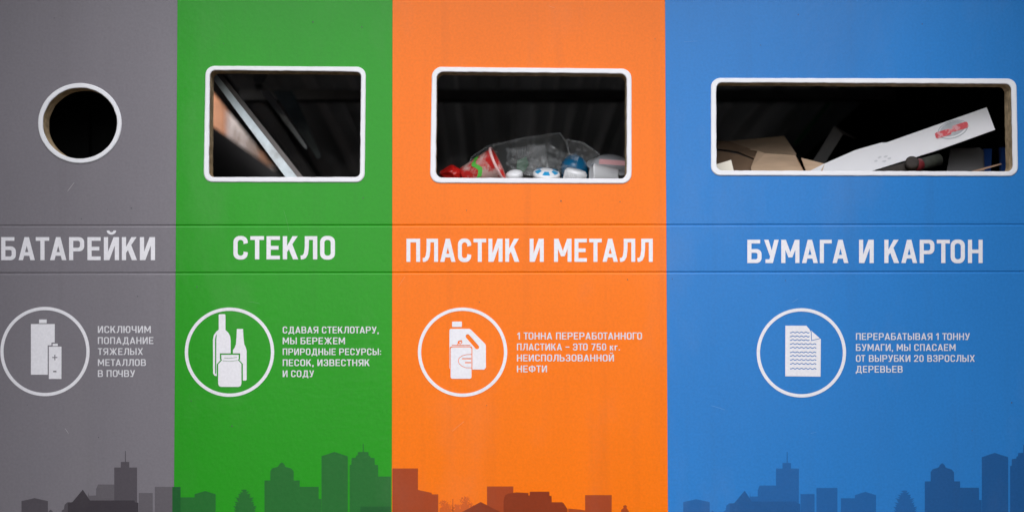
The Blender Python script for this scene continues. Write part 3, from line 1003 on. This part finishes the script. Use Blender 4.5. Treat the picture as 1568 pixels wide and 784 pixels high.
# red crumpled wrapper
bm = bmesh.new()
bmesh.ops.create_icosphere(bm, subdivisions=3, radius=1)
c = Q(692, 267, .15)
for v in bm.verts: v.co = Vector((v.co.x * .0165, v.co.y * .022, v.co.z * .0155)) + c
crumple(bm, .009, 60, 1)
tag(link('plastic_wrapper', bm_mesh(bm), RED), 'small dark red crumpled wrapper at the left end of the orange opening', 'wrapper', CG)

# red and white cup lying on its side
cup = tag(empty('paper_cup', Q(740, 268, .15)), 'red and white cup with green stripe lying left of the bottle caps', 'cup', CG)
ax = Vector((0.86, -0.16, 0.38)).normalized()
b0 = Q(712, 276, .15)
bm = lathe([(0, 0), (.019, 0), (.0215, .002), (.0290, .056), (.0305, .057), (.0305, .060), (.0275, .060), (.0265, .056), (.019, .006), (0, .005)], 40, axis=ax, loc=b0)
link('cup_body', bm_mesh(bm, smooth=True), REDW, cup)
bm = lathe([(.0292, .0), (.0310, .001), (.0316, .003), (.0310, .0048), (.0285, .0050)], 40, axis=ax, loc=b0 + ax * .0565)
link('cup_rim', bm_mesh(bm, smooth=True), mat('pale_pink_plastic', (0.80, 0.50, 0.48), rough=0.4), cup)
bm = bmesh.new()       # green stripe wrapped on the cup side facing out
q = ax.to_track_quat('Z', 'Y').to_matrix()
base_dir = Vector((0, -1, .25)); base_dir = (base_dir - ax * base_dir.dot(ax)).normalized(); side = ax.cross(base_dir)
vsr = []
for zc in (.026, .034):
    row = []
    for k in range(9):
        a = R(-70 + 100 * k / 8)
        rr_ = .0215 + (.0290 - .0215) * (zc - .002) / .054 + .0006
        row.append(bm.verts.new(b0 + ax * (zc + .004 * math.sin(k * 1.3)) + (base_dir * math.cos(a) + side * math.sin(a)) * rr_))
    vsr.append(row)
for k in range(8): bm.faces.new((vsr[0][k], vsr[0][k + 1], vsr[1][k + 1], vsr[1][k]))
link('stripe', bm_mesh(bm), GREENP, cup)

# clear trays
def tray(corners, d, depth, m, t=.0012, label='', ribs=None):
    """a clear shell: outline in pixels at depth d, walls running back, open behind"""
    root = tag(empty('clear_tray', Q(corners[0][0], corners[0][1], d)), label, 'plastic tray', CG)
    bm = bmesh.new()
    fr = [Q(x_, y_, d) for x_, y_ in corners]
    cen = sum(fr, Vector()) / len(fr)
    a = [bm.verts.new(p) for p in fr]
    inner_ = [bm.verts.new(cen + (p - cen) * .90 + Vector((0, -.012, 0))) for p in fr]
    bk = [bm.verts.new(cen + (p - cen) * 1.06 + Vector((0, depth, .004))) for p in fr]
    bm.faces.new(inner_)
    for i in range(len(a)):
        j = (i + 1) % len(a)
        bm.faces.new((a[i], inner_[i], inner_[j], a[j])); bm.faces.new((a[i], bk[i], bk[j], a[j]))
    bmesh.ops.solidify(bm, geom=bm.faces[:], thickness=t)
    link('tray_shell', bm_mesh(bm), m, root)
    # rolled lip
    bm = bmesh.new()
    for i in range(len(fr)):
        p0, p1 = fr[i], fr[(i + 1) % len(fr)]
        dd = p1 - p0
        bmesh.ops.create_cone(bm, cap_ends=True, segments=8, radius1=.0011, radius2=.0011, depth=dd.length,
                              matrix=Matrix.Translation((p0 + p1) / 2) @ dd.to_track_quat('Z', 'Y').to_matrix().to_4x4())
    link('tray_lip', bm_mesh(bm), clear('lip_plastic', (.75, .76, .76), .22), root)
    if ribs:
        bm = bmesh.new()
        for k in range(ribs[4]):
            f = k / (ribs[4] - 1)
            xa = ribs[0] + (ribs[2] - ribs[0]) * f; ya = ribs[1] + (ribs[3] - ribs[1]) * f
            p0, p1 = Q(xa, ya, d - .014), Q(xa - 1.5, ya + ribs[5], d - .014)
            dd = p1 - p0
            bmesh.ops.create_cone(bm, cap_ends=True, segments=6, radius1=.0008, radius2=.0008, depth=dd.length,
                                  matrix=Matrix.Translation((p0 + p1) / 2) @ dd.to_track_quat('Z', 'Y').to_matrix().to_4x4())
        link('tray_ribs', bm_mesh(bm), clear('rib_plastic', (.8, .8, .8), .24), root)
    return root
tr1 = tray([(718, 252), (722, 241), (748, 224), (800, 212), (857, 204), (866, 216), (873, 238), (868, 262), (725, 270)], .22, .10, CLEAR,
           label='large clear ribbed food tray lying across the back of the orange opening', ribs=(786, 226, 834, 222, 14, 20))
lab_ = solid_px('label_print', [(792, 246), (806, 240), (810, 252), (802, 264), (790, 262)], .19, .191, DKGREEN, tr1)
solid_px('label_print', [(812, 226), (835, 223), (840, 262), (808, 266)], .20, .201, CLEAR2, tr1)
tray([(868, 214), (893, 219), (918, 236), (908, 252), (880, 262), (872, 240)], .20, .06, CLEAR2,
     label='smaller cloudy plastic tray with a bent corner right of the ribbed tray')

# crumpled clear film with sharp folds
bm = bmesh.new()
rnd = random.Random(21)
nu, nv = 12, 8
gr = []
for i in range(nu + 1):
    row = []
    for j in range(nv + 1):
        fu, fv = i / nu, j / nv
        top = 222 + 14 * abs(fu - .35) + 6 * math.sin(fu * 9)
        u_ = 776 + 108 * fu + rnd.uniform(-3, 3); v_ = top + (268 - top) * fv + rnd.uniform(-2, 2)
        row.append(bm.verts.new(Q(u_, v_, .185 + rnd.uniform(-.012, .012) - .02 * fv)))
    gr.append(row)
for i in range(nu):
    for j in range(nv):
        a, b, c_, d_ = gr[i][j], gr[i + 1][j], gr[i + 1][j + 1], gr[i][j + 1]
        if (i + j) % 2: bm.faces.new((a, b, c_)); bm.faces.new((a, c_, d_))
        else: bm.faces.new((a, b, d_)); bm.faces.new((b, c_, d_))
film = link('clear_film', bm_mesh(bm), clear('crumpled_film', (0.80, 0.82, 0.82), 0.20))
tag(film, 'crumpled clear film with bright folds behind the blue printed lid', 'plastic film', CG)

# caps and bottles
CAPR = [(0, 0), (.5, .0), (.86, -.04), (.97, -.12), (1.0, -.25), (1.0, -1.0), (.93, -1.0), (.93, -.28), (.0, -.2)]
def cap_obj(name, u, v, d, r, m, label, axis, parent=None, dome=0.0, hgt=1.0):
    bm = lathe([(a * r, (b * hgt + dome * (1 - min(1, a) ** 2)) * r) for a, b in CAPR], 32, axis=axis, loc=Q(u, v, d))
    for e in range(28):   # knurling
        pass
    o = link(name, bm_mesh(bm, smooth=True), m, parent)
    return o
bb = tag(empty('white_bottle_cap', Q(787, 270, .13)), 'small plain white domed cap between the red cup and the blue printed lid', 'bottle cap', CG)
cap_obj('cap', 787, 264, .13, .0140, WPL, '', (-.15, -.35, .93), bb, .25)
lid = tag(empty('printed_lid', Q(837, 270, .08)), 'white round lid with blue printed marks in the middle of the orange opening', 'lid', CG)
lp, lax, lr = Q(837, 264, .13), Vector((.05, -.42, .90)).normalized(), .0222
bm = lathe([(a * lr, (b * .5 + .22 * (1 - min(1, a) ** 2)) * lr) for a, b in CAPR], 40, axis=lax, loc=lp)
link('lid_body', bm_mesh(bm, smooth=True), WPL, lid)
s1 = lax.orthogonal().normalized(); s2 = lax.cross(s1)
def lid_mark(a0, a1, r0, r1):
    bm = bmesh.new(); rows = []
    for k in range(9):
        a = R(a0 + (a1 - a0) * k / 8)
        rows.append([bm.verts.new(lp + (s1 * math.cos(a) + s2 * math.sin(a)) * (f * lr) + lax * ((.22 * (1 - f * f) - (.04 * f if f > .5 else 0)) * lr + .0006)) for f in (r0, (r0 + r1) / 2, r1)])
    for a, b in zip(rows, rows[1:]):
        bm.faces.new((a[0], a[1], b[1], b[0])); bm.faces.new((a[1], a[2], b[2], b[1]))
    link('lid_print', bm_mesh(bm), CYAN, lid)
for a0 in (10, 75, 135, 200, 265, 320): lid_mark(a0, a0 + 38, .48, .86)

bt = tag(empty('blue_bottle', Q(880, 262, .14)), 'teal blue round bottle end behind the white cap', 'bottle', CG)
bm = lathe([(0, .0225), (.008, .0218), (.015, .0175), (.0205, .0095), (.0228, 0), (.0228, -.06), (.018, -.072), (.009, -.078), (.009, -.09), (0, -.09)], 36,
           axis=(-.12, -.75, .62), loc=Q(879, 258, .20))
link('bottle_body', bm_mesh(bm, smooth=True), TEAL, bt)
bt2 = tag(empty('white_screw_cap', Q(883, 268, .07)), 'white ridged screw cap in front of the teal bottle', 'bottle cap', CG)
cp, cax = Q(883, 260, .13), Vector((.22, -.25, .94)).normalized()
bm = lathe([(a * .0175, b * .0175 * 1.1) for a, b in CAPR], 36, axis=cax, loc=cp)
link('cap', bm_mesh(bm, smooth=True), WPL, bt2)
bm = bmesh.new(); s1 = cax.orthogonal().normalized(); s2 = cax.cross(s1)
for k in range(36):
    a = 2 * math.pi * k / 36
    p = cp + (s1 * math.cos(a) + s2 * math.sin(a)) * .0177 - cax * .0115
    bmesh.ops.create_cone(bm, cap_ends=True, segments=5, radius1=.0007, radius2=.0007, depth=.014, matrix=Matrix.Translation(p) @ cax.to_track_quat('Z', 'Y').to_matrix().to_4x4())
link('cap_ridges', bm_mesh(bm), WPL, bt2)
# white dish and flattened cup at the right
ds = tag(empty('white_dish', Q(935, 262, .15)), 'shallow white plastic dish tipped at the right end of the orange opening', 'dish', CG)
bm = lathe([(0, .012), (.022, .011), (.032, .004), (.038, -.002), (.041, -.002), (.041, -.0035), (.037, -.0040), (.031, .001), (.021, .0085), (0, .0095)], 48,
           axis=(.10, -.42, .90), loc=Q(936, 253, .20))
link('dish_body', bm_mesh(bm, smooth=True), mat('milky_plastic', (0.62, 0.62, 0.64), rough=0.3, var=.12, vscale=25), ds)
fc = tag(empty('crushed_cup', Q(915, 270, .15)), 'crushed white plastic cup below the tipped dish', 'cup', CG)
bm = lathe([(0, 0), (.014, 0), (.016, .002), (.0205, .040), (.0225, .041), (.0225, .043), (.019, .043), (.0145, .004), (0, .003)], 32, axis=(-.94, -.1, .18), loc=Q(944, 276, .15))
crumple(bm, .005, 45, 4)
link('cup_body', bm_mesh(bm, smooth=True), WPL, fc)
bm = bmesh.new(); add_box(bm, -.022, .022, -.0008, .0008, -.004, .004)
bm.transform(Matrix.Translation(Q(938, 249, .152)) @ Matrix.Rotation(R(4), 4, 'Y'))
link('pink_strip', bm_mesh(bm), mat('faded_pink_print', (.7, .35, .36), rough=.5), ds)

# --- paper side
tag(solid_px('paper_sheet', [(1090, 254), (1119.5, 245), (1125.5, 270), (1090, 272)], .06, .0615, CREAM),
    'cream paper corner at the left end of the blue slot', 'paper', PG)
cb = tag(empty('cardboard_box', Q(1180, 262, .2)), 'opened brown cardboard box with a raised flap in the blue slot', 'cardboard box', PG)
solid_px('flap', [(1113, 217, .30), (1201, 208, .30), (1220, 237, .17), (1173, 234.5, .17), (1150, 230, .2)], .2, .203, CARD, cb)
solid_px('front_panel', [(1160, 231, .175), (1173, 235, .165), (1218, 237.5, .165), (1231, 262, .135), (1232, 274, .135), (1152, 274, .135), (1150, 256, .15)], .16, .163, CARD, cb)
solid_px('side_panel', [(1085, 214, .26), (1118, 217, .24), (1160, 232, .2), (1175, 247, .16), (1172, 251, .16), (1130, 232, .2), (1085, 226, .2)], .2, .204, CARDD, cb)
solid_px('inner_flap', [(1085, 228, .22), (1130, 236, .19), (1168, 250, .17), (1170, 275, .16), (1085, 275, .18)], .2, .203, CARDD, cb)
tag(solid_px('cardboard_scrap', [(1227, 242, .14), (1263, 251, .12), (1256, 272, .12), (1238, 272, .13)], .13, .133, CARD),
    'small brown cardboard scrap between the open box and the white carton', 'cardboard', PG)
gf = tag(empty('folded_card', Q(1275, 240, .34)), 'dim grey folded card standing behind the white carton', 'card', PG)
solid_px('leaf', [(1278, 193, .38), (1291, 206, .36), (1262, 252, .30), (1244, 248, .30)], .3, .302, GREYC, gf)
solid_px('leaf', [(1278, 193, .38), (1291, 205.5, .36), (1311, 213, .42), (1300, 206, .44)], .3, .302, GREYC, gf)

wb = tag(empty('white_carton', Q(1300, 265, .08)), 'long white carton with red and grey emblem slanting up across the blue slot', 'carton', PG)
def dd_(u): return .125 - .06 * (u - 1240) / 280
fr = [(1511, 164.5), (1524, 199), (1440, 229), (1335, 262), (1245, 293), (1232, 266), (1262, 251), (1310, 230), (1350, 218.5), (1358, 219)]
fr = [(x_, y_, dd_(x_)) for x_, y_ in fr]
solid_px('carton_body', fr, .07, .115, PAPER, wb, bevel=.0006)
def emb(name, polys, m, lift):
    def to3(p):
        q_ = Q(p[0], p[1], dd_(p[0]) - lift)
        return q_
    link(name, paint_mesh(polys, to3), m, wb)
def rot(poly, cx, cy, a):
    ca, sa = math.cos(R(a)), math.sin(R(a))
    return [(cx + x_ * ca - y_ * sa, cy + x_ * sa + y_ * ca) for x_, y_ in poly]
emb('emblem_oval', [(1, rot(ell(0, 0, 24, 13.5, 40), 1459, 198.5, -17)), (-1, rot(ell(0, 0, 22.5, 12, 40), 1459, 198.5, -17)),
                    (1, rot(ell(0, -1, 20, 10.5, 30), 1459, 198.5, -17))], EMG, .0008)
emb('emblem_band', [(1, rot(rr(-27, -2.6, -2, 7.0, 3), 1457.5, 198.5, -17)), (1, rot(rr(1, -5, 26, 4.6, 3), 1457.5, 198.5, -17)), (1, rot(rect(-6, -1, 6, 4), 1457.5, 198.5, -17))], EMR, .0013)
emb('smudge', [(1, wob(rot(ell(0, 0, 3.2, 1.5, 10), 1353 + dx_, 243 + dy_, -15), 1, 2.0, 2)) for dx_, dy_ in ((-6, -2), (3, -3), (1, 4), (9, 0), (-12, 3))], mat('emblem_smudge', (.62, .62, .64), rough=.5), .0008)

tb = tag(empty('cardboard_tube', Q(1400, 250, .07)), 'dark tube with a red band lying under the white carton', 'tube', PG)
axx = (Q(1462, 238, .10) - Q(1372, 262, .04)).normalized()
st = Q(1350, 268, .035)
def seg_(name, a, b, r, m):
    bm = lathe([(0, a), (r * .8, a), (r, a + .0015), (r, b - .001), (r * .8, b), (0, b)], 28, axis=axx, loc=st)
    link(name, bm_mesh(bm, smooth=True), m, tb)
seg_('tube_body', 0, .066, .0095, TUBEM)
seg_('red_band', .0662, .084, .0100, mat('dull_red_print', (.15, .014, .018), rough=.5))
seg_('tube_end', .0842, .125, .0095, mat('dark_olive_print', (.025, .028, .02), rough=.8, var=.5, vscale=60))
tag(link('round_knob', bm_mesh(lathe([(0, .002), (.008, .0015), (.0105, 0), (.0105, -.01), (0, -.01)], 28, axis=(-.1, -.85, .45), loc=Q(1397, 248, .036)), smooth=True), TUBEM),
    'round dark plastic cap sticking up in front of the white carton', 'cap', PG)
tag(solid_px('grey_card_sheet', [(1448, 272, .12), (1456, 228, .16), (1500, 226, .17), (1506, 231, .17), (1508, 272, .13)], .15, .152, mat('mid_grey_card', (.12, .115, .115), rough=.8)),
    'grey card sheet standing right of the dark tube', 'card', PG)
tag(solid_px('blue_plastic_strip', [(1507, 228, .19), (1519, 228, .19), (1517, 272, .17), (1508, 272, .17)], .18, .19, BLUEP), 'blue plastic strip beside the grey card sheet', 'plastic strip', PG)
tag(solid_px('blue_plastic_strip', [(1532, 226, .19), (1546, 226, .19), (1548, 272, .17), (1534, 272, .17)], .18, .19, BLUEP), 'blue plastic strip at the far right end of the blue slot', 'plastic strip', PG)
tag(solid_px('wooden_stick', [(1488, 262, .07), (1533, 250.2, .07), (1534, 252, .07), (1490, 265, .07)], .07, .073, WOODT), 'thin brown stick slanting at the lower right of the blue slot', 'stick', PG)

# ------------------------------------------------------------ beyond the container, and the ground
gm = mat('asphalt', (0.055, 0.053, 0.052), rough=0.9, spec=0.3, var=0.25, vscale=3, bump=0.004, bscale=90)
bm = bmesh.new()
vs = [bm.verts.new(p) for p in ((-600, -600, -1.25), (600, -600, -1.25), (600, 600, -1.25), (-600, 600, -1.25))]
bm.faces.new(vs)
tag(link('ground', bm_mesh(bm), gm), kind='structure')

hw = tag(empty('house', (-2.5, 3.7, -1.25)), 'pale house wall with orange brick piers seen past the roof rail', 'house')
PLAST = mat('pale_plaster', (0.70, 0.65, 0.62), rough=0.9, var=0.15, vscale=5, dirt=((.42, .24, .14), 4, .5, .7, .6))
BRICK = mat('orange_brick', (0.46, 0.20, 0.10), rough=0.9, var=0.45, vscale=9)
boxes('wall', [(-6, 2.5, 3.70, 4.00, -1.25, 4.0)], PLAST, hw)
q0, q1 = Q(312, 200, 3.66).x, Q(345, 200, 3.66).x
boxes('brick_pier', [(q0, q1, 3.64, 3.698, -1.25, 4.0)], BRICK, hw)
q0, q1 = Q(396, 200, 3.66).x, Q(414, 200, 3.66).x
boxes('brick_pier', [(q0, q1, 3.64, 3.698, -1.25, 4.0)], BRICK, hw)
boxes('roof', [(-6.3, 2.8, 3.5, 4.6, 4.002, 4.15)], SIDE, hw)

sh = tag(empty('bare_shrub', (-1.1, 3.2, -1.25)), 'bare brown shrub in front of the pale house wall', 'shrub')
bm = bmesh.new()
rnd = random.Random(11)
def twig(p, d, ln, r, lv):
    e = p + d * ln
    bmesh.ops.create_cone(bm, cap_ends=False, segments=6, radius1=r, radius2=r * .6, depth=ln,
                          matrix=Matrix.Translation((p + e) / 2) @ d.to_track_quat('Z', 'Y').to_matrix().to_4x4())
    if lv:
        for _ in range(3):
            nd = (d + Vector((rnd.uniform(-.6, .6), rnd.uniform(-.4, .4), rnd.uniform(-.2, .4)))).normalized()
            twig(p + d * ln * rnd.uniform(.6, 1), nd, ln * rnd.uniform(.6, .85), r * .6, lv - 1)
for k in range(4):
    twig(Vector((-1.15 + k * .11, 3.2, -1.25)), Vector((rnd.uniform(-.2, .2), 0, 1)).normalized(), .75, .020, 5)
link('branches', bm_mesh(bm), mat('twig_bark', (.20, .13, .09), rough=.9), sh)
